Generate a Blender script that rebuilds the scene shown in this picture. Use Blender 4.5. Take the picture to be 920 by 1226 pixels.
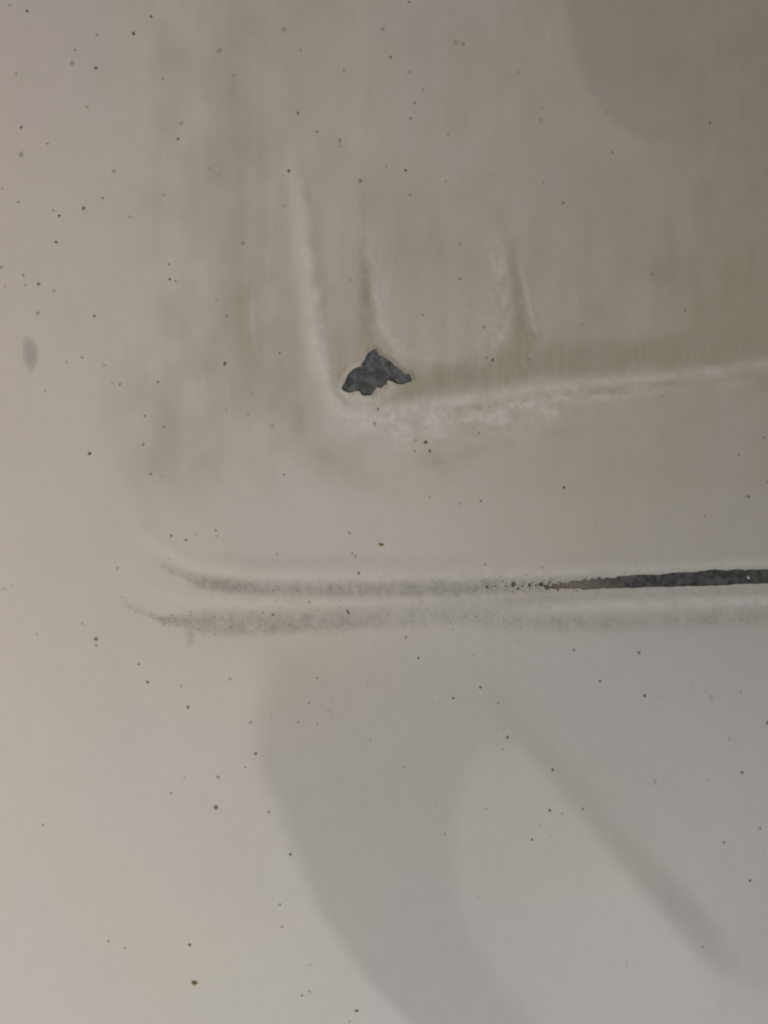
import bpy, bmesh, math, random
import numpy as np
from mathutils import Vector

for o in list(bpy.data.objects):
    bpy.data.objects.remove(o, do_unlink=True)
random.seed(7)
rng = np.random.default_rng(11)
scene = bpy.context.scene
COL = scene.collection

# ------------------------------------------------------------------ camera, light, exposure
# The panel stands upright in the XZ plane and faces -Y. One panel unit (u) is 0.152 mm;
# panel coordinates run u to the right and v downwards from the upper left of the surveyed area.
U = 0.14 / 920.0
ZC = 0.60                      # height of the surveyed area's centre above the ground
CAM_D = 0.50

def wx(u): return (u - 460.0) * U
def wz(v): return ZC + (613.0 - v) * U

cd = bpy.data.cameras.new('camera')
cd.sensor_fit = 'HORIZONTAL'
cd.angle = 2 * math.atan(0.07 / CAM_D)
cd.clip_start = 0.01
cd.clip_end = 50
cam = bpy.data.objects.new('camera', cd)
COL.objects.link(cam)
cam.location = (0, -CAM_D, ZC)
cam.rotation_euler = (math.radians(90), 0, 0)
scene.camera = cam

world = bpy.data.worlds.new('World')
scene.world = world
world.use_nodes = True
bg = world.node_tree.nodes['Background']
bg.inputs['Color'].default_value = (1.0, 0.93, 0.86, 1)
bg.inputs['Strength'].default_value = 0.075

def area(name, loc, target, sx, sy, radiance, color):
    ld = bpy.data.lights.new(name, 'AREA')
    ld.shape = 'RECTANGLE'
    ld.size, ld.size_y = sx, sy
    ld.energy = radiance * math.pi * sx * sy
    ld.color = color
    lo = bpy.data.objects.new(name, ld)
    COL.objects.link(lo)
    lo.location = loc
    d = Vector(target) - Vector(loc)
    lo.rotation_euler = d.to_track_quat('-Z', 'Y').to_euler()
    return lo

# tall warm light behind and left of the camera, and a smaller lamp low on the left
LX, LY = -0.05, -0.80          # right-hand edge of the tall light
ANG = math.radians(28)
LW = 0.14
lcx, lcy = LX - LW / 2 * math.cos(ANG), LY + LW / 2 * math.sin(ANG)
key = area('tall_light', (lcx, lcy, ZC), (lcx + math.sin(ANG), lcy + math.cos(ANG), ZC), LW, 0.78, 3.25, (1.0, 0.88, 0.84))
low = area('low_lamp', (-0.22, -0.12, ZC - 0.08), (0, 0, ZC), 0.16, 0.16, 3.2, (1.0, 0.85, 0.63))
cool = area('cool_lamp', (0.01, -0.20, ZC - 0.265), (0, 0, ZC), 0.16, 0.16, 3.5, (0.66, 0.98, 1.28))

vs = scene.view_settings
scene.display_settings.display_device = 'sRGB'
vs.view_transform = 'Standard'
vs.look = 'None'
vs.exposure = 0.0
vs.gamma = 1.0
vs.use_curve_mapping = False
scene.cycles.filter_width = 2.0
scene.cycles.use_denoising = True

# ------------------------------------------------------------------ small numeric tools
def sstep(a, b, x):
    t = np.clip((x - a) / (b - a), 0, 1)
    return t * t * (3 - 2 * t)

def bicubic(A, fx, fy):
    """Catmull-Rom sample of A[row, col] at float col fx, row fy (clamped)."""
    H, W = A.shape
    fx = np.clip(fx, 0, W - 1.001); fy = np.clip(fy, 0, H - 1.001)
    ix = fx.astype(np.int32); iy = fy.astype(np.int32)
    tx = fx - ix; ty = fy - iy
    def w(t): return (-.5*t+t*t-.5*t**3, 1-2.5*t*t+1.5*t**3, .5*t+2*t*t-1.5*t**3, -.5*t*t+.5*t**3)
    wxs, wys = w(tx), w(ty)
    out = 0
    for j in range(4):
        r = np.clip(iy + j - 1, 0, H - 1)
        row = 0
        for i in range(4):
            row = row + wxs[i] * A[r, np.clip(ix + i - 1, 0, W - 1)]
        out = out + wys[j] * row
    return out

def noise(X, Y, sx, sy, seed, octaves=1):
    """Smooth random field, about -1..1, with cells of sx by sy panel units."""
    out = 0; amp = 1; tot = 0
    for k in range(octaves):
        r = np.random.default_rng(seed * 131 + k)
        cx, cy = sx / 2**k, sy / 2**k
        W = int(2200 / cx) + 6; H = int(2600 / cy) + 6
        out = out + amp * bicubic(r.uniform(-1, 1, (H, W)), (X + 640) / cx + 1, (Y + 640) / cy + 1)
        tot += amp; amp *= .5
    return out / tot

def smooth_line(pts, n=6):
    P = np.array(pts, float)
    P = np.vstack([2 * P[0] - P[1], P, 2 * P[-1] - P[-2]])
    out = []
    for i in range(1, len(P) - 2):
        for t in np.linspace(0, 1, n, endpoint=False):
            a, b, c, d = P[i-1], P[i], P[i+1], P[i+2]
            out.append(.5 * ((2*b) + (-a+c)*t + (2*a-5*b+4*c-d)*t*t + (-a+3*b-3*c+d)*t**3))
    out.append(P[-2])
    return np.array(out)

def stroke(X, Y, pts, n=6, cut=3.2, shape=2.0, side=None):
    """Soft brush along points (u, v, half width, amount): amount * exp(-(d/w)^shape).
    side=(kl,kr) scales the half width on the left / right hand of the line."""
    P = smooth_line(pts, n)
    out = np.zeros_like(X)
    for a, b in zip(P[:-1], P[1:]):
        m = max(a[2], b[2]) * cut * (max(side) if side else 1)
        x0, x1 = min(a[0], b[0]) - m, max(a[0], b[0]) + m
        y0, y1 = min(a[1], b[1]) - m, max(a[1], b[1]) + m
        c0, c1 = np.searchsorted(X[0], [x0, x1]); r0, r1 = np.searchsorted(Y[:, 0], [y0, y1])
        if c0 == c1 or r0 == r1: continue
        xs = X[r0:r1, c0:c1] - a[0]; ys = Y[r0:r1, c0:c1] - a[1]
        dx, dy = b[0] - a[0], b[1] - a[1]
        L2 = dx*dx + dy*dy + 1e-9
        t = np.clip((xs*dx + ys*dy) / L2, 0, 1)
        d = np.hypot(xs - t*dx, ys - t*dy)
        w = a[2] + t*(b[2]-a[2])
        if side:
            w = w * np.where(xs*dy - ys*dx > 0, side[0], side[1])
        v = np.abs(a[3] + t*(b[3]-a[3])) * np.exp(-(d/np.maximum(w, .1))**shape)
        sub = out[r0:r1, c0:c1]
        np.maximum(sub, v, out=sub)
    return out

def sdf_poly(X, Y, pts):
    """Signed distance, negative inside."""
    P = np.array(pts, float)
    d = np.full(X.shape, 1e9); inside = np.zeros(X.shape, bool)
    for a, b in zip(P, np.roll(P, -1, 0)):
        ex, ey = b - a
        px, py = X - a[0], Y - a[1]
        t = np.clip((px*ex + py*ey) / (ex*ex + ey*ey + 1e-12), 0, 1)
        d = np.minimum(d, np.hypot(px - t*ex, py - t*ey))
        c = ((a[1] > Y) != (b[1] > Y))
        with np.errstate(divide='ignore', invalid='ignore'):
            xi = a[0] + (Y - a[1]) * ex / (ey if abs(ey) > 1e-9 else 1e-9)
        inside ^= c & (X < xi)
    return np.where(inside, -d, d)

# ------------------------------------------------------------------ panel form: made-up dents that shape the reflections
# The glossy paint mirrors the tall light; how much of it shows depends on the slope across the panel,
# so an invented slope field, drawn for the camera's reflection tones, is summed into a height.
GS = 3.0
gx = np.arange(-420, 1340 + GS, GS); gy = np.arange(-420, 1650 + GS, GS)
FX, FY = np.meshgrid(gx, gy)

REFL_EDGE_V = [740, 780, 850, 900, 950, 1000, 1050, 1100, 1150, 1180, 1226, 1400]
REFL_EDGE_U = [330, 318, 308, 308, 322, 340, 362, 392, 424, 448, 492, 680]
REFL_ARCH = [(622, 893), (590, 899), (562, 918), (547, 955), (541, 1010), (545, 1070), (563, 1125), (600, 1180), (650, 1235), (720, 1300),
        (760, 1450), (1000, 1450), (1000, 1190), (905, 1185), (852, 1150), (806, 1098), (742, 1030), (690, 972), (652, 918)]
CORNER = [(676, -450), (678, 0), (687, 60), (703, 108), (732, 146), (774, 170), (830, 183), (930, 189), (1400, 192), (1400, -450)]
REFL_CREASE = [(580, 810, 13, .12), (606, 852, 16, .32), (648, 897, 17, .34), (700, 958, 18, .34), (755, 1022, 19, .6), (808, 1080, 21, 1.0), (838, 1118, 20, .8), (862, 1155, 19, .35), (885, 1200, 20, .06), (910, 1260, 20, .0)]

def slope_amount(X, Y):
    q = 0.95 - 1.55 * np.clip(X, -150, 1070) / 920 + 0.25 * (Y - 613) / 613 - .6 * sstep(560, 960, X) * sstep(860, 720, Y)
    q = q + .55 * sstep(480, 900, X) * sstep(740, 900, Y)
    # made-up dish that dims the reflection at the lower right
    wd = np.interp(Y, [760, 900, 1080], [34, 26, 15])
    e = X - np.interp(Y, REFL_EDGE_V, REFL_EDGE_U) + 5 * noise(X, Y, 60, 60, 3)
    top = sstep(752, 812, Y + 0.03 * (X - 330))
    q = q - 1.15 * sstep(-1, 1, e / wd) * top * (1 - .55 * sstep(420, 860, X))
    q = q + .52 * sstep(14, -14, sdf_poly(X, Y, REFL_ARCH))  # added swell that brightens an arch in the reflection
    q = q - 1.15 * stroke(X, Y, REFL_CREASE, n=8, shape=2.6)  # invented crease, drawn for the dark diagonal in the reflection
    # made-up rounded flat that darkens the reflection at the upper right
    q = q - .85 * sstep(13, -11, sdf_poly(X, Y, CORNER) + 3 * noise(X, Y, 50, 50, 5))
    # long shallow waves
    q = q + .10 * noise(X, Y, 260, 420, 8) + .05 * noise(X, Y, 90, 160, 9)
    return q

W_LOBE = 0.085
q = slope_amount(FX, FY)
x_m = wx(np.clip(FX, -60, 980))
a_e = np.arctan((LX - x_m) / abs(LY))
base = (-a_e + x_m / CAM_D) / 2
fade = sstep(-400, -120, FX) * sstep(1320, 1040, FX)
s_base = base * fade
s_det = 0.5 * W_LOBE * q * fade
# height from slopes (least squares, keeps the vertical slopes gentle)
def integrate(S, lam):
    E = np.concatenate([S, -S[:, ::-1]], 1)
    E = np.concatenate([E, E[::-1]], 0)
    ky = 2*np.pi*np.fft.fftfreq(E.shape[0], GS*U)[:, None]; kx = 2*np.pi*np.fft.fftfreq(E.shape[1], GS*U)[None]
    den = kx**2 + lam*ky**2; den[den < 1e-9] = 1e30
    Hh = -1j*kx*np.fft.fft2(E)/den; Hh[0, 0] = 0
    return np.real(np.fft.ifft2(Hh))[:S.shape[0], :S.shape[1]]
FORM = integrate(s_base, 0.0) + integrate(s_det, 0.03)
FORM -= FORM[FORM.shape[0]//2, FORM.shape[1]//2]

def form(X, Y):
    return bicubic(FORM, (X - gx[0]) / GS, (Y - gy[0]) / GS)

# ------------------------------------------------------------------ raised lines, grooves, dirt
def far(p, k=1.0): return p
RIDGE_CORNER = [(345, 120, 10, .02), (352, 190, 10, .12), (361, 240, 11, .6), (370, 310, 12, 1.), (379, 385, 12, 1.), (388, 440, 10, .9), (398, 474, 10, .8), (420, 493, 9, .8), (470, 490, 8, .8),
                (560, 478, 7, .8), (640, 466, 7, .8), (720, 458, 6.5, .8), (800, 451, 6.5, .7), (860, 445, 7, .6), (930, 436, 7, .5), (1335, 412, 7, .4)]
RIDGE_LOW_A = [(160, 628, 8, .15), (195, 655, 8, .4), (235, 675, 8, .7), (290, 687, 8, .9), (360, 691, 8, .9), (500, 690, 7.5, .9), (620, 687, 7, .9), (720, 683, 7, .9), (820, 678, 6.5, .9), (930, 672, 6, .9), (1335, 660, 6, .9)]
RIDGE_LOW_B = [(165, 700, 7, .2), (205, 712, 7, .5), (260, 719, 8, .8), (330, 722, 8, .9), (430, 720, 7, .8), (520, 717, 6, .5), (600, 716, 6, .3)]
RIDGE_LOW_C = [(620, 727, 7, .3), (700, 725, 8, .8), (800, 721, 8, 1.), (930, 717, 8, 1.), (1335, 712, 8, 1.)]
BAND_A = [(196, 676, 6, .2), (205, 682, 6, .4), (222, 688, 6, .35), (240, 697, 8, 1.), (265, 701, 9, 1.), (300, 704, 10, .9), (380, 706, 10.5, .85), (460, 706, 11, .95), (540, 704, 12, 1.), (600, 702, 12, 1.), (660, 700, 12, 1.), (720, 697, 14, .9), (800, 694, 15, .7), (930, 690, 15, .6), (1335, 684, 15, .5)]
BAND_B = [(140, 720, 4, .1), (170, 732, 4, .3), (189, 740, 4, .6), (196, 743, 5, 1.), (225, 746, 9, 1.), (260, 750, 14, .95), (330, 748, 15, .9), (420, 744, 14, .85), (500, 740, 13, .65), (570, 738, 13, .5), (640, 738, 12, .25)]
BAND_C = [(560, 742, 10, .4), (610, 744, 10, .55), (660, 746, 9, .8), (740, 746, 9, .75), (830, 743, 9, .75), (930, 738, 9, .8), (1335, 730, 9, .8)]
BAND_TOP = [(250, 664, 7, .2), (320, 672, 9, .5), (420, 672, 9, .4), (520, 673, 8, .3), (640, 668, 8, .15), (930, 655, 8, .1)]
GRIME_CHANNEL = [(404, 400, 12, .25), (412, 450, 15, .6), (440, 470, 17, .75), (490, 466, 21, .8), (545, 455, 21, .85), (600, 444, 21, .85), (650, 433, 21, .85), (720, 428, 19, .75), (790, 422, 18, .65), (860, 416, 17, .6), (930, 407, 17, .6), (1335, 385, 17, .5)]
DRIP_A = [(433, 190, 5, .05), (434, 250, 6, .2), (435, 300, 8, .45), (438, 340, 9, .75), (440, 365, 10, 1.), (441, 395, 13, .9), (442, 430, 22, .7)]
DRIP_B = [(612, 290, 6, .2), (616, 325, 8, .7), (620, 355, 9, .9), (626, 385, 11, 1.), (630, 405, 15, 1.), (634, 428, 22, .8)]
DRIP_C = [(838, 375, 6, .2), (846, 392, 7, .5), (853, 410, 9, .4)]
LOBE = [(462, 330), (457, 370), (462, 400), (478, 422), (505, 431), (545, 431), (580, 418), (600, 395), (604, 350), (600, 320), (540, 300), (480, 305)]
CHALK_B = [(590, 270, 8, .2), (598, 310, 11, .8), (602, 355, 11, 1.), (601, 392, 10, .9), (590, 412, 7, .6)]
CHALK_C = [(622, 310, 4, .4), (631, 350, 4, .8), (638, 385, 3.5, .9), (644, 400, 3, .4)]
CHALK_A = [(444, 280, 8, .4), (449, 315, 7, .7), (453, 360, 5, .9), (459, 388, 6, 1.), (470, 404, 7, .8), (484, 416, 7, .5)]
CHALK_LOW = [(440, 500, 6, .5), (500, 496, 6, .7), (560, 491, 6, .75), (620, 484, 7, .8), (660, 478, 8, .8), (700, 468, 7, .5)]
CHALK_LOW2 = [(448, 512, 6, .5), (480, 523, 7, .5), (540, 520, 7, .2), (600, 510, 8, .45), (660, 498, 8, .5)]
CHALK_LEFT = [(303, 345, 2.5, .2), (303, 380, 2.5, .75), (305, 410, 2.5, .5), (310, 430, 2.5, .1)]
SUB_GROOVE = [(528, 493, 4, .3), (560, 490, 5, .9), (600, 485, 5, .9), (650, 475, 4.5, .6), (700, 469, 6, .5), (760, 466, 8, .6), (820, 455, 7, .4)]
COLUMN = [(285, -300, 55, .35), (285, 30, 52, .4), (285, 120, 50, .55), (288, 220, 52, .85), (292, 320, 52, 1.), (288, 400, 58, .95), (268, 470, 80, .8), (245, 525, 78, .42)]
COLUMN2 = [(330, 300, 18, .2), (345, 400, 22, .5), (352, 470, 26, .7), (372, 530, 32, .8), (420, 562, 22, .6), (470, 585, 16, .3)]
PATCH_LEFT = [(150, 440, 26, .15), (165, 490, 34, .45), (190, 545, 26, .75), (195, 566, 14, .6)]
STREAK_TOP = [(378, -300, 14, .6), (376, 0, 12, .5), (382, 60, 12, .4), (392, 120, 14, .2)]
PATCH_MID = [(505, 548, 12, .4), (528, 553, 14, 1.), (552, 548, 12, .5), (590, 530, 16, .35)]
EDGE_LEFT = [(128, 470, 16, .2), (150, 560, 14, .35), (178, 618, 10, .5), (198, 645, 8, .4)]

CHIP = [(410.7, 464), (413.6, 455.5), (418, 447.6), (423.7, 442), (432.2, 438.5), (435, 433.4), (439.6, 425.5), (444, 420.4), (448, 418), (452, 420),
        (453.7, 424.4), (460, 427.8), (466.7, 431.7), (472.3, 436.8), (479, 442), (484.2, 447), (490.4, 448.1), (492.7, 451.5), (492.7, 455), (487, 458.3),
        (482.5, 460.2), (478, 459), (472.6, 459), (470, 457.2), (466.5, 455.6), (463, 456), (462, 460.2), (456.5, 463.3), (450.9, 464), (447.5, 466.8),
        (446.3, 470.7), (441.8, 473.6), (435, 473), (430.5, 469.6), (426, 467.3), (418, 469.6), (412.4, 467.3)]
WORN_TOP = [(652, 701), (662, 698.5), (676, 696), (690, 694.5), (712, 692.5), (735, 691), (757, 688.5), (790, 686.5), (820, 684.5), (858, 681.5), (868, 683), (880, 681.5), (930, 679.5), (1320, 664)]
WORN_BOT = [(1320, 683), (930, 697.5), (890, 698), (850, 700.5), (800, 702), (760, 703.5), (720, 704.5), (680, 704.8), (660, 704.5)]
PITS = [(614.5, 699.5, 2.9), (620, 704.5, 1.5), (634, 700.3, 2.0), (641.5, 700.5, 1.6), (648, 699, 2.5), (652.5, 701.5, 2.0), (662, 701.8, 1.4), (583, 702.5, 1.7), (593, 702, 1.1),
        (631, 703, 1.0), (625.5, 702, 1.1), (605, 702, 1.2), (657, 700.5, 1.0), (569, 705, 0.9)]

_r = random.Random(21)
for _ in range(46):
    _u = 692 - abs(_r.gauss(0, 36)); PITS.append((_u, 700.5 + _r.gauss(0, 2.6), _r.uniform(.5, 1.5) * (1 if _u > 640 else .8)))

def hole_field(X, Y):
    """Negative where the paint is gone."""
    f = sdf_poly(X, Y, CHIP) - .4 + .45 * noise(X, Y, 4.5, 4.5, 21) + noise(X, Y, 1.9, 2.4, 26) * (.4 + .9 * sstep(446, 460, Y))
    top = np.interp(X, *zip(*WORN_TOP)); bot = np.interp(X, *zip(*WORN_BOT[::-1]))
    rag = 1 - sstep(680, 765, X)
    ft = top - Y + (.25 + 2.6*rag) * (noise(X, Y, 2.6, 7, 22) + .3*rag) + 1.7 * noise(X, Y, 19, 12, 23, 3)
    fb = Y - bot + (.4 + .9*rag) * noise(X, Y, 3.2, 5, 24) + .8 * noise(X, Y, 14, 12, 27, 2)
    f = np.minimum(f, np.maximum(np.maximum(ft, fb), 652 - X))
    for (px, py, r) in PITS:
        f = np.minimum(f, np.hypot((X - px) * 1.3, (Y - py) * .85) - r + .35 * noise(X, Y, 2.5, 2.5, 25))
    return f

def relief(X, Y):
    """Height of the paint surface towards the viewer, metres."""
    mm = 0.001
    h = form(X, Y)
    rough = noise(X, Y, 7, 7, 31, 2)
    h = h + mm * .085 * stroke(X, Y, RIDGE_CORNER, shape=2.3) * (1 + .3 * noise(X, Y, 18, 18, 32, 2))
    h = h + mm * .060 * (1 + .25 * noise(X, Y, 30, 12, 37, 2)) * (stroke(X, Y, RIDGE_LOW_A) + stroke(X, Y, RIDGE_LOW_B) + .8 * stroke(X, Y, RIDGE_LOW_C))
    h = h - mm * .050 * stroke(X, Y, BAND_A) - mm * .03 * stroke(X, Y, BAND_B)
    ch = stroke(X, Y, CHALK_LOW) + stroke(X, Y, CHALK_LOW2) * .6 + stroke(X, Y, CHALK_B) * .6 + stroke(X, Y, CHALK_C) * .6 + stroke(X, Y, CHALK_A) * .5 + stroke(X, Y, CHALK_LEFT) * .3
    h = h + mm * .024 * ch * (1 + 1.4 * rough)
    grit = stroke(X, Y, BAND_A) + stroke(X, Y, BAND_B) + .7 * stroke(X, Y, DRIP_B) + .5 * stroke(X, Y, DRIP_A) + .5*stroke(X, Y, BAND_C)
    h = h + mm * .006 * grit * noise(X, Y, 4, 4.5, 33)
    h = h + mm * .045 * sstep(6, -8, sdf_poly(X, Y, LOBE)) * sstep(296, 400, Y)
    h = h + mm * .010 * stroke(X, Y, GRIME_CHANNEL) * noise(X, Y, 4, 26, 34)
    h = h + mm * .0036 * noise(X, Y, 28, 32, 35, 2) + mm * .0010 * noise(X, Y, 9, 9, 36)
    return h

# ------------------------------------------------------------------ materials
def node_mat(name):
    m = bpy.data.materials.new(name); m.use_nodes = True
    return m, m.node_tree.nodes, m.node_tree.links, m.node_tree.nodes['Principled BSDF']

def paint_material():
    m, N, L, B = node_mat('aged_white_paint')
    def attr(n):
        a = N.new('ShaderNodeAttribute'); a.attribute_name = n; return a.outputs['Fac']
    geo = N.new('ShaderNodeTexCoord').outputs['Object']
    def nz(scale, detail=3, sc=(1, 1, 1), rough=.55):
        mp = N.new('ShaderNodeMapping'); mp.inputs['Scale'].default_value = sc
        L.new(geo, mp.inputs['Vector'])
        t = N.new('ShaderNodeTexNoise'); t.inputs['Scale'].default_value = scale; t.inputs['Detail'].default_value = detail
        t.inputs['Roughness'].default_value = rough
        L.new(mp.outputs['Vector'], t.inputs['Vector']); return t.outputs['Fac']
    def rng_(f, a, b, c=0, d=1):
        r = N.new('ShaderNodeMapRange'); r.inputs[1].default_value = a; r.inputs[2].default_value = b
        r.inputs[3].default_value = c; r.inputs[4].default_value = d; L.new(f, r.inputs[0]); return r.outputs[0]
    def mul(a, b):
        x = N.new('ShaderNodeMath'); x.operation = 'MULTIPLY'
        for k, v in enumerate((a, b)):
            if isinstance(v, (int, float)): x.inputs[k].default_value = v
            else: L.new(v, x.inputs[k])
        x.use_clamp = True
        return x.outputs[0]
    def mix(c1, c2, f, mode='MIX'):
        x = N.new('ShaderNodeMix'); x.data_type = 'RGBA'; x.blend_type = mode
        L.new(f, x.inputs[0]) if not isinstance(f, float) else setattr(x.inputs[0], 'default_value', f)
        for k, v in ((6, c1), (7, c2)):
            if isinstance(v, tuple): x.inputs[k].default_value = (*v, 1)
            else: L.new(v, x.inputs[k])
        return x.outputs[2]
    base = mix((.585, .533, .452), (.574, .518, .474), attr('tint'))
    # faint yellowing in clouds
    base = mix(base, (.55, .505, .425), rng_(nz(38, 3), .42, .75, 0, .22))
    # clear film of old grime, thicker in streaks, plus yellow against the cool lamp's blue
    fy = mul(attr('stain_and_cast'), rng_(nz(260, 4, (1, 1, .45)), .25, .7, .65, 1.0))
    base = mix(base, (.430, .388, .258), fy)
    fg = mul(attr('stain_grey'), rng_(nz(1500, 3), .3, .72, .55, 1.15))
    base = mix(base, (.345, .320, .275), fg)
    fc = mul(attr('chalk_and_glint'), rng_(nz(900, 3), .3, .65, .55, 1.0))  # chalky residue, and the highlight painted on the chip's lip
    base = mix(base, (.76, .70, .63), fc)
    # fine salt and pepper of dust
    base = mix(base, (.40, .36, .30), rng_(nz(2600, 2), .62, .80, 0, .40))
    base = mix(base, (.47, .43, .36), rng_(nz(420, 5, (1, 1, .8), .65), .50, .72, 0, .18))
    base = mix(base, (.62, .57, .51), rng_(nz(1700, 2), .62, .80, 0, .25))
    L.new(base, B.inputs['Base Color'])
    r = N.new('ShaderNodeMath'); r.operation = 'MULTIPLY_ADD'
    L.new(rng_(attr('dull'), 0, 1, 0, 1), r.inputs[0]); r.inputs[1].default_value = .22; r.inputs[2].default_value = .21
    L.new(r.outputs[0], B.inputs['Roughness'])
    B.inputs['IOR'].default_value = 1.55
    bp = N.new('ShaderNodeBump'); bp.inputs['Strength'].default_value = .05; bp.inputs['Distance'].default_value = .00015
    L.new(nz(1400, 3), bp.inputs['Height']); L.new(bp.outputs['Normal'], B.inputs['Normal'])
    return m

def primer_material(name, dark, light, extra, tone=False, scale=520):
    m, N, L, B = node_mat(name)
    geo = N.new('ShaderNodeTexCoord').outputs['Object']
    t = N.new('ShaderNodeTexNoise'); t.inputs['Scale'].default_value = scale; t.inputs['Detail'].default_value = 5; t.inputs['Roughness'].default_value = .6
    L.new(geo, t.inputs['Vector'])
    r = N.new('ShaderNodeValToRGB'); L.new(t.outputs['Fac'], r.inputs['Fac'])
    r.color_ramp.elements[0].position = .40; r.color_ramp.elements[0].color = (*dark, 1)
    r.color_ramp.elements[1].position = .60; r.color_ramp.elements[1].color = (*light, 1)
    col = r.outputs['Color']
    t2 = N.new('ShaderNodeTexNoise'); t2.inputs['Scale'].default_value = 900; t2.inputs['Detail'].default_value = 2
    L.new(geo, t2.inputs['Vector'])
    mr = N.new('ShaderNodeMapRange'); mr.inputs[1].default_value = .56; mr.inputs[2].default_value = .72; mr.inputs[4].default_value = .6
    L.new(t2.outputs['Fac'], mr.inputs[0])
    mx = N.new('ShaderNodeMix'); mx.data_type = 'RGBA'
    L.new(mr.outputs[0], mx.inputs[0]); L.new(col, mx.inputs[6]); mx.inputs[7].default_value = (*extra, 1)
    col = mx.outputs[2]
    if tone:
        a = N.new('ShaderNodeAttribute'); a.attribute_name = 'tone'
        m2 = N.new('ShaderNodeMix'); m2.data_type = 'RGBA'; m2.blend_type = 'MIX'
        L.new(a.outputs['Fac'], m2.inputs[0]); L.new(col, m2.inputs[6]); m2.inputs[7].default_value = (.20, .165, .14, 1)
        col = m2.outputs[2]
    L.new(col, B.inputs['Base Color'])
    B.inputs['Roughness'].default_value = .62
    bp = N.new('ShaderNodeBump'); bp.inputs['Strength'].default_value = .5; bp.inputs['Distance'].default_value = .0002
    L.new(t2.outputs['Fac'], bp.inputs['Height']); L.new(bp.outputs['Normal'], B.inputs['Normal'])
    return m

def plain_material(name, c, c2, rough=.7, scale=1800):
    m, N, L, B = node_mat(name)
    geo = N.new('ShaderNodeNewGeometry').outputs['Position']
    t = N.new('ShaderNodeTexNoise'); t.inputs['Scale'].default_value = scale; t.inputs['Detail'].default_value = 2
    L.new(geo, t.inputs['Vector'])
    mx = N.new('ShaderNodeMix'); mx.data_type = 'RGBA'
    L.new(t.outputs['Fac'], mx.inputs[0]); mx.inputs[6].default_value = (*c, 1); mx.inputs[7].default_value = (*c2, 1)
    L.new(mx.outputs[2], B.inputs['Base Color'])
    B.inputs['Roughness'].default_value = rough
    return m

M_PAINT = paint_material()
M_PRIMER = primer_material('bare_grey_primer', (.052, .053, .052), (.150, .156, .155), (.20, .205, .205), scale=480)
M_WORN = primer_material('worn_dark_primer', (.030, .028, .025), (.088, .084, .075), (.13, .132, .12), tone=True, scale=1000)
M_SHELL = plain_material('dark_backing', (.05, .05, .05), (.07, .07, .068), .6, 200)
M_SPECK = {
    'd': (plain_material('tar_black', (.08, .07, .056), (.13, .115, .093)), plain_material('tar_edge', (.36, .325, .27), (.43, .39, .33))),
    'm': (plain_material('dirt_brown', (.24, .215, .175), (.31, .28, .23)), plain_material('dirt_edge', (.48, .44, .375), (.52, .475, .41))),
    'f': (plain_material('dirt_pale', (.44, .405, .34), (.49, .45, .385)), plain_material('dirt_pale_edge', (.53, .485, .42), (.56, .515, .45))),
    'y': (plain_material('rust_ochre', (.07, .055, .02), (.13, .10, .04)), plain_material('rust_edge', (.36, .32, .17), (.43, .38, .24))),
}
def smudge_material():
    m, N, L, B = node_mat('smudge_mauve')
    a = N.new('ShaderNodeAttribute'); a.attribute_name = 'tone'
    mx = N.new('ShaderNodeMix'); mx.data_type = 'RGBA'
    L.new(a.outputs['Fac'], mx.inputs[0]); mx.inputs[6].default_value = (.575, .527, .468, 1); mx.inputs[7].default_value = (.465, .412, .385, 1)
    L.new(mx.outputs[2], B.inputs['Base Color']); B.inputs['Roughness'].default_value = .3
    return m
M_SMUDGE = smudge_material()
M_GRIT = plain_material('grit', (.30, .275, .23), (.42, .385, .33), .8)
M_FLECK = plain_material('white_fleck', (.6, .56, .5), (.5, .47, .42))

# ------------------------------------------------------------------ the panel
root = bpy.data.objects.new('car_panel', None)
COL.objects.link(root)
root.location = (0, 0, ZC)
root['label'] = 'off-white painted car body panel with a dark paint chip, worn black line and dirt specks'
root['category'] = 'car panel'

def link(name, me, mats, parent=root):
    o = bpy.data.objects.new(name, me)
    for m in mats: me.materials.append(m)
    COL.objects.link(o)
    o.parent = parent
    return o

def face_viewer(me):
    """Consistent winding, outer side towards the viewer, smooth."""
    b = bmesh.new(); b.from_mesh(me)
    bmesh.ops.recalc_face_normals(b, faces=b.faces[:])
    if sum(f.normal.y * f.calc_area() for f in b.faces) > 0:
        bmesh.ops.reverse_faces(b, faces=b.faces[:])
    for f in b.faces: f.smooth = True
    b.to_mesh(me); b.free(); me.update()

def grid_axis(a, b, step, ext, grow):
    core = np.arange(a, b + step * .5, step)
    out = []; s = step; p = 0
    while p < ext:
        s = min(s * grow, 9); p += s; out.append(p)
    out = np.array(out)
    return np.concatenate([(a - out)[::-1], core, b + out])

def refine(a, lo, hi):
    m = (a[:-1] >= lo) & (a[:-1] < hi)
    return np.sort(np.concatenate([a, ((a[:-1] + a[1:]) / 2)[m]]))
ax = refine(refine(grid_axis(-12, 932, 1.6, 370, 1.10), 404, 500), 590, 705)
ay = refine(refine(grid_axis(-12, 1238, 1.6, 370, 1.10), 412, 480), 676, 712)
X, Y = np.meshgrid(ax, ay)
F = hole_field(X, Y)
Hgt = relief(X, Y)
# lifted, slightly curled lip where the paint has broken away
Hgt = Hgt + 0.00009 * np.exp(-(np.clip(F, 0, None) / 3.0) ** 2) * sstep(600, 470, Y)
Hgt = Hgt + 0.00002 * np.exp(-(np.clip(F, 0, None) / 2.0) ** 2) * sstep(600, 700, Y)

def coords(u, v, h):
    return np.stack([(u - 460) * U, -h, (613 - v) * U], -1)

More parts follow.
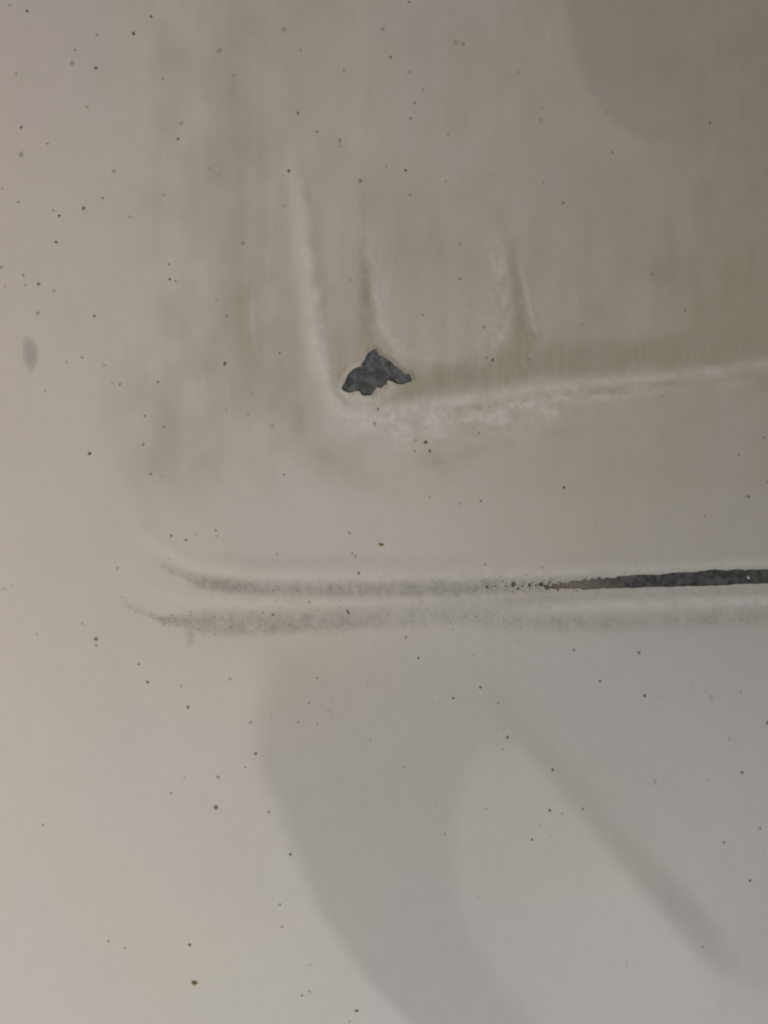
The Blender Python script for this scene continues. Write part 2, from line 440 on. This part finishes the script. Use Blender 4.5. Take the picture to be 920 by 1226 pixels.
NY, NX = X.shape
def surf(u, v):
    """Paint height at single points, from the grid."""
    u = np.atleast_1d(np.asarray(u, float)); v = np.atleast_1d(np.asarray(v, float))
    return bicubic(Hgt, np.interp(u, ax, np.arange(NX)), np.interp(v, ay, np.arange(NY)))

# dirt amounts per vertex; a lip highlight and a blue-cast offset painted in
n_str = noise(X, Y, 16, 90, 41, 2); n_blot = noise(X, Y, 40, 46, 42, 3); n_fine = noise(X, Y, 7, 10, 43, 3)
n_film = noise(X, Y, 9, 150, 62, 3); n_mud = noise(X, Y, 12, 16, 61, 3)
yel = .50 * stroke(X, Y, COLUMN, side=(1.0, 1.1)) * (.95 + .2 * n_str + .15 * n_film + .35 * n_blot) + .60 * stroke(X, Y, COLUMN2) * (.9 + .5 * n_blot + .2 * n_mud)
yel = yel + .28 * stroke(X, Y, PATCH_LEFT) * (1 + .5 * n_blot) + .2 * stroke(X, Y, STREAK_TOP)
chan = stroke(X, Y, GRIME_CHANNEL, shape=2.6)
lobe = sstep(7, -4, sdf_poly(X, Y, LOBE)) * sstep(296, 385, Y)
gre_ch = .22 * chan * (1 - .7 * lobe) * np.clip(.8 + .8 * n_mud, 0, 1.5)
yel = np.maximum(yel, .92 * chan * (1.0 + .18 * n_fine + .22 * n_mud) * (1 - .75 * lobe))
yel = np.maximum(yel, .95 * stroke(X, Y, DRIP_A) * (.95 + .45 * n_mud) * (1 - .6 * lobe))
yel = np.maximum(yel, 1.0 * stroke(X, Y, DRIP_B) * (.95 + .45 * n_mud))
yel = np.maximum(yel, .55 * stroke(X, Y, DRIP_C))
yel = np.maximum(yel, 1.0 * stroke(X, Y, SUB_GROOVE) * (1 + .3 * n_mud))
yel = np.maximum(yel, .85 * stroke(X, Y, PATCH_MID) * (.9 + .5 * n_mud))
# old yellowed film over the inner right field, the broad right-hand yellow painted to offset the cool lamp's blue
field = sstep(360, 420, X) * sstep(180, 330, Y) * sstep(470, 440, Y + .05 * (X - 640))
yel = yel + .24 * field * (1 + .8 * n_str) + .24 * sstep(420, 900, X) * sstep(760, 640, Y) * (1 + .6 * n_blot) + .28 * sstep(780, 900, X + 14 * n_blot) * sstep(150, 200, Y) * sstep(520, 430, Y)
yel = yel + .20 * lobe
yel = yel + .10 * sstep(620, 560, Y) * sstep(130, 200, X) * (1 + n_blot) + .12 * sstep(560, 520, Y) * sstep(480, 500, Y - .0 * X) * sstep(420, 520, X) * np.clip(.4 + n_blot, 0, 1)
ridge = stroke(X, Y, RIDGE_CORNER)
film = sstep(60, 200, X) * sstep(640, 500, Y)
yel = yel + .10 * film * np.clip(n_film + .2, -.5, 1) + .12 * film * n_blot
yel = yel * (1 - .8 * ridge)

gb = .95 + .35 * n_fine + .35 * n_mud + .2 * noise(X, Y, 5, 20, 44)
gre = .86 * stroke(X, Y, BAND_A, shape=2.8, side=(1.15, .9)) * gb
bb = stroke(X, Y, BAND_B, shape=3, side=(1.2, .8)) * gb
gre = np.maximum(gre, .72 * bb)
gre = np.maximum(gre, .6 * stroke(X, Y, [(190, 742, 3, .8), (240, 739, 3.5, .9), (300, 736, 3.5, .6), (400, 731, 3.5, .45), (500, 726, 4, .2)]) * gb)
gre = np.maximum(gre, .85 * stroke(X, Y, BAND_C, side=(1.5, 1.1)) * gb)
gre = np.maximum(gre, .95 * stroke(X, Y, [(575, 703, 5, .2), (610, 701.5, 6, .55), (650, 700, 6, .85), (690, 699, 7.5, 1.), (740, 697, 9.5, 1.), (800, 694, 10, .8), (930, 689, 11, .8)]) * np.clip(.75 + .8 * n_fine, 0, 1.3))
gre = np.maximum(gre, .42 * stroke(X, Y, BAND_TOP) * gb)
gre = np.maximum(gre, .62 * stroke(X, Y, [(224, 752, 6, .7), (229, 764, 5, .8), (227, 772, 4, .5)]) * gb)
gre = np.maximum(gre, .62 * stroke(X, Y, [(500, 722, 12, .3), (560, 722, 13, .6), (620, 720, 13, .8), (700, 715, 10, .8), (800, 712, 8, .8), (930, 706, 8, .8)]) * gb)
gre = np.maximum(gre, .18 * stroke(X, Y, EDGE_LEFT))
gre = np.maximum(gre, .50 * stroke(X, Y, DRIP_B) * np.clip(.3 + 1.2 * n_mud, 0, 1.5))
gre = np.maximum(gre, .45 * stroke(X, Y, DRIP_A) * np.clip(.4 + 1.2 * n_mud, 0, 1.5))
gre = np.maximum(gre, gre_ch)
gre = np.maximum.reduce([gre, .95 * stroke(X, Y, [(715, 704, 1.6, 1), (714.5, 709, 1.6, 1), (713, 714, 1.4, .4)]), .9 * stroke(X, Y, [(646, 704, 1.2, .8), (645, 710, 1.3, .6)]), .8 * stroke(X, Y, [(617, 706, 1.4, .6), (619, 711, 1.6, .8)])])
mott = np.clip(noise(X, Y, 6, 8, 63, 2) - .1, 0, 1) * stroke(X, Y, [(300, 712, 34, .3), (420, 722, 34, .6), (560, 716, 30, .9), (680, 716, 24, .9), (800, 712, 22, .8), (930, 706, 20, .8)])
gre = np.maximum(gre, .9 * mott)
tick = np.clip(noise(X, Y, 3.6, 22, 45) - .25, 0, 1) * stroke(X, Y, [(498, 446, 13, 1), (560, 440, 13, 1), (620, 432, 10, .3)])
gre = np.maximum(gre, .55 * tick)
gre = np.maximum(gre, .10 * np.clip(n_blot, 0, 1) * sstep(250, 330, Y) * sstep(440, 420, Y) * sstep(380, 420, X))
gre = gre + .10 * sstep(620, 560, Y) * sstep(470, 520, Y) * sstep(400, 520, X) * np.clip(noise(X, Y, 120, 9, 46), 0, 1)

cloud = stroke(X, Y, [(415, 498, 16, .8), (470, 510, 24, 1), (530, 508, 24, 1), (590, 500, 22, 1.), (650, 488, 20, .9), (710, 476, 14, .7), (800, 466, 10, .4)]) * np.clip(.42 + 1.7 * noise(X, Y, 20, 9, 48, 4), 0, 1)
bars = stroke(X, Y, [(480, 556, 22, .5), (560, 550, 24, .8), (630, 540, 20, .6)]) * np.clip(1.2 * noise(X, Y, 90, 7, 49, 2), 0, 1)
rim = lobe * np.clip(np.exp(-((sdf_poly(X, Y, LOBE) + 7) / 7) ** 2), 0, 1) * sstep(350, 410, Y)
chk_glint = np.maximum.reduce([.80 * np.clip(1.2 * ridge, 0, 1) * np.clip(.75 + .3 * n_str + .55 * n_mud, 0, 1.2), .62 * stroke(X, Y, RIDGE_LOW_A) * (.8 + .45 * n_mud), .55 * stroke(X, Y, RIDGE_LOW_B) * (.8 + .45 * n_mud), .62 * stroke(X, Y, RIDGE_LOW_C) * (.8 + .5 * n_mud), 1.0 * cloud, .8 * bars, .30 * sstep(330, 380, X) * sstep(640, 560, X) * sstep(330, 240, Y) * np.clip(noise(X, Y, 26, 260, 64, 2) + .05, 0, 1), .6 * stroke(X, Y, [(640, 487, 6, .6), (700, 480, 6, .8), (760, 474, 5, .7), (830, 467, 5, .5), (900, 458, 5, .3)]) * np.clip(.7 + 1.2 * n_mud, 0, 1.4), .36 * rim * np.clip(.7 + .9 * n_mud, 0, 1.5), .8 * stroke(X, Y, [(409, 458, 2, .5), (414, 448, 2.2, 1), (423, 439, 2.5, 1), (432, 434, 2, .6), (438, 424, 1.6, .5)]), .55 * lobe * np.clip(.6 + .5*n_blot, 0, 1),  # includes a pale stroke painted as the lit upper-left lip of the chip
    .30 * stroke(X, Y, [(400, 290, 26, .5), (420, 330, 22, .6), (415, 390, 12, .5)]) * np.clip(.2 + n_blot, 0, 1),
    .95 * stroke(X, Y, CHALK_LOW) * np.clip(.75 + .8 * n_fine, 0, 1.4), .5 * stroke(X, Y, CHALK_LOW2) * np.clip(.6 + n_fine, 0, 1.4),
    .70 * stroke(X, Y, CHALK_B) * np.clip(.75 + .8 * n_mud, 0, 1.3), .7 * stroke(X, Y, CHALK_C) * np.clip(.8 + .8 * n_mud, 0, 1.3), .70 * stroke(X, Y, CHALK_A) * np.clip(.7 + .6*n_fine, 0, 1.3), .60 * stroke(X, Y, CHALK_LEFT),
    .95 * stroke(X, Y, [(408, 455, 3, .5), (410, 466, 4, .7), (414, 474, 5, .7), (424, 477, 6, .9), (445, 479, 6, .7), (470, 468, 6, .6), (466, 458, 4, .5)]) * (1 + .4 * n_fine)])
tin = np.clip(.5 + .95 * noise(X, Y, 190, 200, 47, 2) + .40 * sstep(700, 1100, Y) - .45 * sstep(500, 850, X) * sstep(760, 680, Y) - .15 * sstep(150, 0, X) * sstep(300, 600, Y) + .3 * sstep(160, 40, X) * sstep(240, 60, Y), 0, 1)
dul = np.clip(.5 * yel + .7 * gre + .25 * chk_glint + .10 * n_blot, 0, 1)
ATTR = {'stain_and_cast': np.clip(yel, 0, 1), 'stain_grey': np.clip(gre, 0, 1), 'chalk_and_glint': np.clip(chk_glint, 0, 1), 'tint': tin, 'dull': dul}

# paint film: grid cut along the zero line of the hole field, with a wall down to the primer
FILM = 0.00034
verts = coords(X, Y, Hgt).reshape(-1, 3)
attrs = {k: a.reshape(-1) for k, a in ATTR.items()}
idx = np.arange(NX * NY).reshape(NY, NX)
A, Bq, Cq, Dq = idx[:-1, :-1], idx[:-1, 1:], idx[1:, 1:], idx[1:, :-1]
neg = (F < 0)
cnt = neg[:-1, :-1].astype(int) + neg[:-1, 1:] + neg[1:, 1:] + neg[1:, :-1]
keep = cnt == 0
quads = np.stack([A[keep], Dq[keep], Cq[keep], Bq[keep]], -1)
xv = []; xa = {k: [] for k in attrs}; cache = {}
Ff = F.reshape(-1); nbase = len(verts)
polys = []; walls = []
def cut(i, j):
    k = (min(i, j), max(i, j))
    if k not in cache:
        t = Ff[i] / (Ff[i] - Ff[j]); t = min(max(t, .04), .96)
        cache[k] = nbase + len(xv)
        xv.append(verts[i] * (1 - t) + verts[j] * t)
        for n in attrs: xa[n].append(attrs[n][i] * (1 - t) + attrs[n][j] * t)
    return cache[k]
rr, cc = np.where((cnt > 0) & (cnt < 4))
for r, c in zip(rr, cc):
    ring = [idx[r, c], idx[r+1, c], idx[r+1, c+1], idx[r, c+1]]
    poly = []; outs = []
    for k in range(4):
        i, j = int(ring[k]), int(ring[(k+1) % 4])
        if Ff[i] >= 0: poly.append(i)
        if (Ff[i] >= 0) != (Ff[j] >= 0):
            e = cut(i, j); poly.append(e); outs.append((e, Ff[i] >= 0))
    if len(poly) >= 3: polys.append(poly)
    if len(outs) == 2:
        a = [e for e, o in outs if o][0]; b = [e for e, o in outs if not o][0]
        walls.append((a, b))
xv = np.array(xv).reshape(-1, 3)
allv = np.vstack([verts, xv])
# walls get their own vertices so the broken edge stays sharp
wall_ids = sorted({k for w in walls for k in w})
wtop = {k: len(allv) + n for n, k in enumerate(wall_ids)}
wbot = {k: len(allv) + len(wall_ids) + n for n, k in enumerate(wall_ids)}
topv = allv[wall_ids]; botv = topv + np.array([0, FILM, 0])
for k in attrs:
    attrs[k] = np.concatenate([attrs[k], np.array(xa[k])])
    attrs[k] = np.concatenate([attrs[k], attrs[k][wall_ids] * .6, attrs[k][wall_ids] * .6])
allv = np.vstack([allv, topv, botv])
wq = [(wtop[a], wbot[a], wbot[b], wtop[b]) for a, b in walls]
loops = np.concatenate([quads.reshape(-1)] + [np.array(p) for p in polys] + [np.array(wq).reshape(-1)]).astype(np.int32)
sizes = np.concatenate([np.full(len(quads), 4), np.array([len(p) for p in polys]), np.full(len(wq), 4)]).astype(np.int32)
me = bpy.data.meshes.new('paint_coat')
me.vertices.add(len(allv)); me.vertices.foreach_set('co', allv.astype(np.float32).reshape(-1))
me.loops.add(len(loops)); me.loops.foreach_set('vertex_index', loops)
me.polygons.add(len(sizes))
me.polygons.foreach_set('loop_start', np.concatenate([[0], np.cumsum(sizes)[:-1]]).astype(np.int32))
me.polygons.foreach_set('use_smooth', np.ones(len(sizes), bool))
for k, a in attrs.items():
    at = me.attributes.new(k, 'FLOAT', 'POINT'); at.data.foreach_set('value', a.astype(np.float32))
me.update(calc_edges=True)
me.validate()
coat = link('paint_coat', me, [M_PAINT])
coat['label'] = 'off-white gloss paint with yellowed grime streaks and grey dirt bands'

def sheet(name, us, vs_, hfun, mat, tone=None, label=None):
    XX, YY = np.meshgrid(us, vs_)
    hh = hfun(XX, YY)
    P = coords(XX, YY, hh).reshape(-1, 3)
    n, m_ = XX.shape
    I = np.arange(n*m_).reshape(n, m_)
    q = np.stack([I[:-1, :-1], I[1:, :-1], I[1:, 1:], I[:-1, 1:]], -1).reshape(-1, 4)
    me = bpy.data.meshes.new(name)
    me.from_pydata(P.tolist(), [], q.tolist())
    me.polygons.foreach_set('use_smooth', np.ones(len(q), bool))
    if tone is not None:
        at = me.attributes.new('tone', 'FLOAT', 'POINT'); at.data.foreach_set('value', tone(XX, YY).astype(np.float32).reshape(-1))
    o = link(name, me, [mat])
    if label: o['label'] = label
    return o

def chip_floor(XX, YY):
    s = surf(XX.reshape(-1), YY.reshape(-1)).reshape(XX.shape)
    return s - .00032 + .00019 * noise(XX, YY, 17, 17, 51, 2) - .00012 * stroke(XX, YY, [(433, 440, 2.5, .6), (430, 455, 2.5, 1), (433, 470, 2, .5)]) - .00010 * stroke(XX, YY, [(456, 426, 2, .8), (459, 440, 2, 1), (466, 450, 2, .6)]) + .000012 * noise(XX, YY, 4, 4, 52)
sheet('bare_patch', np.arange(405, 499, 1.5), np.arange(412, 480, 1.5), chip_floor, M_PRIMER, label='dark grey bare patch where the paint has flaked off')

def worn_floor(XX, YY):
    s = surf(XX.reshape(-1), YY.reshape(-1)).reshape(XX.shape)
    return s - .00013 + .00003 * noise(XX, YY, 9, 5, 53, 2)
sheet('worn_strip', np.arange(560, 1300, 2.0), np.arange(668, 716, 1.6), worn_floor, M_WORN,
      tone=lambda XX, YY: np.clip(sstep(732, 690, XX) * sstep(640, 672, XX) * .75 + .30 * sstep(790, 730, XX) - .15 * sstep(760, 860, XX) + .45 * noise(XX, YY, 12, 6, 54, 2), 0, 1),
      label='worn dark line of exposed primer along the crease')

# ------------------------------------------------------------------ backing shell with a returned edge
def shell():
    us = np.linspace(ax[0] + .5, ax[-1] - .5, 90); vs_ = np.linspace(ay[0] + .5, ay[-1] - .5, 110)
    XX, YY = np.meshgrid(us, vs_)
    hh = surf(XX.reshape(-1), YY.reshape(-1)).reshape(XX.shape)
    n, m_ = XX.shape
    P = coords(XX, YY, hh - .0011).reshape(-1, 3).tolist()
    P += coords(XX, YY, hh - .0030).reshape(-1, 3).tolist()
    I = np.arange(n*m_).reshape(n, m_); J = I + n*m_
    q = np.stack([I[:-1, :-1], I[1:, :-1], I[1:, 1:], I[:-1, 1:]], -1).reshape(-1, 4).tolist()
    q += np.stack([J[:-1, :-1], J[:-1, 1:], J[1:, 1:], J[1:, :-1]], -1).reshape(-1, 4).tolist()
    ring = list(I[0, :]) + list(I[1:, -1]) + list(I[-1, :-1][::-1]) + list(I[1:-1, 0][::-1])
    for a, b in zip(ring, ring[1:] + ring[:1]):
        q.append((int(a), int(b), int(b) + n*m_, int(a) + n*m_))
    me = bpy.data.meshes.new('backing_shell')
    me.from_pydata(P, [], q)
    return link('backing_shell', me, [M_SHELL])
shell()

# ------------------------------------------------------------------ specks of dirt and tar stuck to the paint
def speck_mesh(name, mats, seed):
    r = random.Random(seed)
    n = 8
    ring1 = [(.60 * (1 + r.uniform(-.28, .28)), 2*math.pi*k/n + r.uniform(-.2, .2)) for k in range(n)]
    ring2 = [(1.25 * (1 + r.uniform(-.25, .25)), 2*math.pi*k/n + r.uniform(-.2, .2)) for k in range(n)]
    P = [(r.uniform(-.12, .12), -.34, r.uniform(-.12, .12))]
    P += [(a * math.cos(t), -.22 + r.uniform(-.05, .05), a * math.sin(t)) for a, t in ring1]
    P += [(a * math.cos(t), .02, a * math.sin(t)) for a, t in ring2]
    f = []; mi = []
    for k in range(n):
        k2 = (k + 1) % n
        f.append((0, 1 + k2, 1 + k)[::-1]); mi.append(0)
        f.append((1 + k, 1 + k2, 1 + n + k2, 1 + n + k)); mi.append(1)
    me = bpy.data.meshes.new(name)
    me.from_pydata(P, [], f)
    for m in mats: me.materials.append(m)
    me.polygons.foreach_set('material_index', mi)
    face_viewer(me)
    return me

SPECKS = {
'd': '''33,14,2.2 181,20,2.2 160,40,2.8 115,81.5,2.8 26,153,2.1 213,166,2.2 100,249,2.6 71,258,2.4 67,290,2.4 346,204,2.6 486,204,2.2 202,316,1.8
203,334,2 46,340,2.4 113,378,1.8 269,435,3.1 107,543,2.7 335,422,1.8 590,431,2.8 510,530,3.1 515,540,2.2 675,584,2.6 893,595,2.2 764,781,2.6 430,686.5,2
417,733,3.0 327,736,2.3 501,788,2.4 204.5,641.5,2 114.5,765.5,3.2 176.5,817,2.2 225.5,847,2.5 306.5,902.5,2.2 575.5,823,2.5 543,836,2.3 348,1023.5,2.6
608,883,2.4 718,815,2.3 771,832,2.9 916,864,2.8 886,923,2.4 662,921.5,2.6 658.5,970,2.5 637,1005,2.5 895,1051,2.3 258.5,967,3.4 227,1132.5,2.6 427,1211,2.9''',
'm': '''57,172,1.8 3,226,1.8 22,242,1.8 123,237,1.8 64,252,1.8 291,291,2.2 490,3,2.2 468,69,2.4 497,124,2.2 492,142,2 357,135,2.6 380,157,2 407,168,2.8
432,216,2.8 491,233,1.8 649,130,1.8 733,184,2.2 848,150,3 650,219,1.8 674,244,2.2 210,336,1.5 28,330,1.8 2,320,2 271,378,2.2 98,428,2 143,460,2.2 189,457,2.2
173,498,2 196,511,2 171,532,2 180,567,2.5 437,326,2.2 551,334,2.4 507,377,1.8 580,392,2.2 583,429,2 497,540,2 498,527,1.8 340,568,2 574,519,2 576,600,2.4
453,490,2.3 697,389,2 780,330,2.4 818,373,2.5 882,545,2.2 911,525,2.2 915,578,1.8 919,487,2.4 842,617.5,2 649,678.5,1.8 687,777.5,2.2 419,638,2.2 422,663,1.8
426,666,2 371,721,1.5 416,745,1.8 327,707,2 315,734,2 581,676,2 486,763.5,2.4 222,647,2 258,635,2.2 115,773,2.1 166,795.5,2 300,865,2 220,743,1.8 256,739,1.8
597,842,2 370,842,2 380,812,2 357,864.5,2 380,866.5,1.8 443,886,2 484,918.5,2 322,972.5,2.2 533,999,1.8 603.5,872,1.6 602.5,897,1.6 698,968,2.2 907,989,2.4 865,1006,2.3
204.5,950,2 261,930.5,2.2 294,919,1.8 51,988,2.2 129,1128,2.4 149,1136,1.8 335,1083.5,2.2 338,1110.5,1.8 361.6,1193,2.2 371,1188,1.8 418.5,1224,1.8 839,1130,2''',
'f': '''12,7,1.8 116,42,2.2 90,60,2.2 86,76,3.5 20,89,2 195,94,1.8 280,90,2.5 263,60,3.6 104,128,2 217,147,2.5 136,205,3 251,201,2 262,208,2.2 155,259,2.2 196,233,1.8 25,185,3.6
340,35,4 459,35,2.8 546,52,3.5 555,54,4 360,60,2.5 412,84,2 492,87,2.5 507,108,2 408,175,2 463,199,2 537,161,2.5 534,217,2 341,246,1.8 593,210,1.5 551,293,3 621,88,2.5 648,145,3.5
845,161,2 871,125,2 795,163,2 790,86,1.8 726,136,2.2 778,156,2 30,341,2 64,348,2 6,343,1.5 259,358,2 45,375,3 79,433,2 124,437,2 134,458,1.8 54,468,2 271,491,2 297,495,2 193,571,2 302,470,2
420,335,2.2 489,312,1.5 327,510,3 551,603,2 515,595,2 449,507,3 690,429,2.4 679,419,2.8 792,476,2.5 885,416,2.5 851,388,3 714,630,1.8 785,612,1.5 760,673,1.5 620,767,2 521,793,1.5 567,784,1.8
332,664,2.2 260,642,1.5 234,640,1.8 140,681,2.2 217,822,2.2 276,813.5,2.2 14,701,1.8 4,705,1.8 44,760,1.8 98,747,2 518,840,1.8 440,817,1.8 393,851,2 397,839,2 398,861,1.5 332,852,2 325,859,2
406,939,1.6 522,962,1.8 432,942,1.5 583,969,2 791,833,1.6 850,834,4 828,817,2 885,827.5,2.2 872,884,2.4 783.5,935,3.5 673,974,2.2 647,989,1.8 659,1001,1.6 918,1051,2 846,932,2.5 221,930,1.6 282,1188,1.5 372,1156,1.6 573,1076,1.8 750.5,1151,1.8''',
'y': '457,652,2.8 232.5,1178,3.6'}
TALL = {(417, 733): (.75, 1.5, -.35), (407, 168): (.75, 1.35, 0), (427, 1211): (1.3, .8, -.1), (269, 435): (.85, 1.15, .3), (232.5, 1178): (1.2, .85, 0), (457, 652): (1.3, .75, .1)}
for kind, text in SPECKS.items():
    meshes = [speck_mesh('speck', M_SPECK[kind], 100 * ord(kind) + k) for k in range(4)]
    proto = None
    for n, item in enumerate(text.split()):
        u, v, r = map(float, item.split(','))
        if proto is None:
            o = bpy.data.objects.new('dirt_speck', meshes[0]); proto = o
        else:
            o = proto.copy(); o.data = meshes[n % 4]
        COL.objects.link(o); o.parent = root
        s = r * U * {'d': .84, 'm': .86, 'f': .9, 'y': 1.0}[kind]
        kx, kz, rot = TALL.get((u, v), (random.uniform(.88, 1.12), random.uniform(.88, 1.12), random.uniform(0, 6.28)))
        flat = {'f': .15, 'm': .30}.get(kind, .5)
        o.location = ((u - 460) * U, -float(surf(u, v)[0]), (613 - v) * U)
        o.scale = (s * kx, s * flat, s * kz)
        o.rotation_euler = (0, rot, 0)

# mauve smudge on the left
def smudge():
    n = 24; P = []; f = []; T = []
    r = random.Random(4)
    jit = [1 + r.uniform(-.14, .14) for _ in range(n)]
    rings = ((.3, 2.4e-5, 1), (.6, 2.2e-5, .9), (.8, 1.8e-5, .6), (1.0, 1.2e-5, .25), (1.2, 2e-6, 0), (1.3, -4e-6, 0))
    for k, h, tone in rings:
        for i in range(n):
            a = 2*math.pi*i/n
            u, v = 36 + 8*k*jit[i]*math.cos(a) + 1.5*math.sin(a)*k, 424 + 17*k*jit[i]*math.sin(a)
            P.append(tuple(map(float, coords(np.array(u), np.array(v), surf(u, v)[0] + h)))); T.append(tone)
    for q_ in range(len(rings) - 1):
        for i in range(n):
            j = (i+1) % n
            f.append((q_*n+i, q_*n+j, (q_+1)*n+j, (q_+1)*n+i))
    f.append(tuple(range(n)))
    me = bpy.data.meshes.new('smudge'); me.from_pydata(P, [], f)
    at = me.attributes.new('tone', 'FLOAT', 'POINT'); at.data.foreach_set('value', T)
    face_viewer(me)
    o = link('smudge', me, [M_SMUDGE]); o['label'] = 'small mauve oval smudge'
smudge()

# white crumb caught in the worn line
o = bpy.data.objects.new('paint_crumb', speck_mesh('paint_crumb', (M_FLECK, M_FLECK), 5))
COL.objects.link(o); o.parent = root
o.location = ((893 - 460) * U, -float(surf(893, 691)[0]) + .0001, (613 - 691) * U); o.scale = (1.6*U, 1.6*U, 1.6*U)
o['label'] = 'tiny pale crumb of paint'

# fine grit lying in the bands: too small to count
def grit():
    P = []; f = []
    r = np.random.default_rng(3)
    def scatter(line, count, lo, hi, spread):
        L_ = smooth_line(line, 10)
        wgt = L_[:, 3] * L_[:, 2]; wgt = wgt / wgt.sum()
        for _ in range(count):
            i = r.choice(len(L_), p=wgt)
            a = L_[i]; b = L_[min(i+1, len(L_)-1)]
            t = r.random()
            u = a[0] + t*(b[0]-a[0]) + r.normal(0, 2); v = a[1] + t*(b[1]-a[1]) + r.normal(0, a[2]*spread)
            if not (-10 < u < 1080): continue
            pts.append((u, v, r.uniform(lo, hi)))
    pts = []
    scatter(BAND_A, 260, .5, 1.2, .5); scatter(BAND_B, 200, .5, 1.2, .6); scatter(BAND_C, 90, .5, 1.1, .6)
    scatter(DRIP_B, 60, .4, .9, .6); scatter(DRIP_A, 40, .4, .8, .6)
    scatter([(560, 703, 5, .3), (610, 702, 5, 1), (660, 702, 5, 1)], 110, .5, 1.2, .8)
    us = np.array([p[0] for p in pts]); vs_ = np.array([p[1] for p in pts])
    hs = surf(us, vs_); ff = hole_field(us[None], vs_[None])[0]
    for (u, v, s), h, q_ in zip(pts, hs, ff):
        if q_ < 1.5: continue
        k = len(P); a0 = r.uniform(0, 6.28)
        P.append(tuple(coords(np.float64(u), np.float64(v), h + s*U*.35)))
        for j in range(5):
            a = a0 + 2*math.pi*j/5; rr_ = s * r.uniform(.7, 1.3)
            P.append(tuple(coords(np.float64(u + rr_*math.cos(a)), np.float64(v + rr_*math.sin(a)), h - 3e-6)))
        for j in range(5):
            f.append((k, k + 1 + (j+1) % 5, k + 1 + j))
    me = bpy.data.meshes.new('grit'); me.from_pydata([tuple(map(float, p)) for p in P], [], f)
    face_viewer(me)
    o = link('grit', me, [M_GRIT]); o['kind'] = 'stuff'
grit()
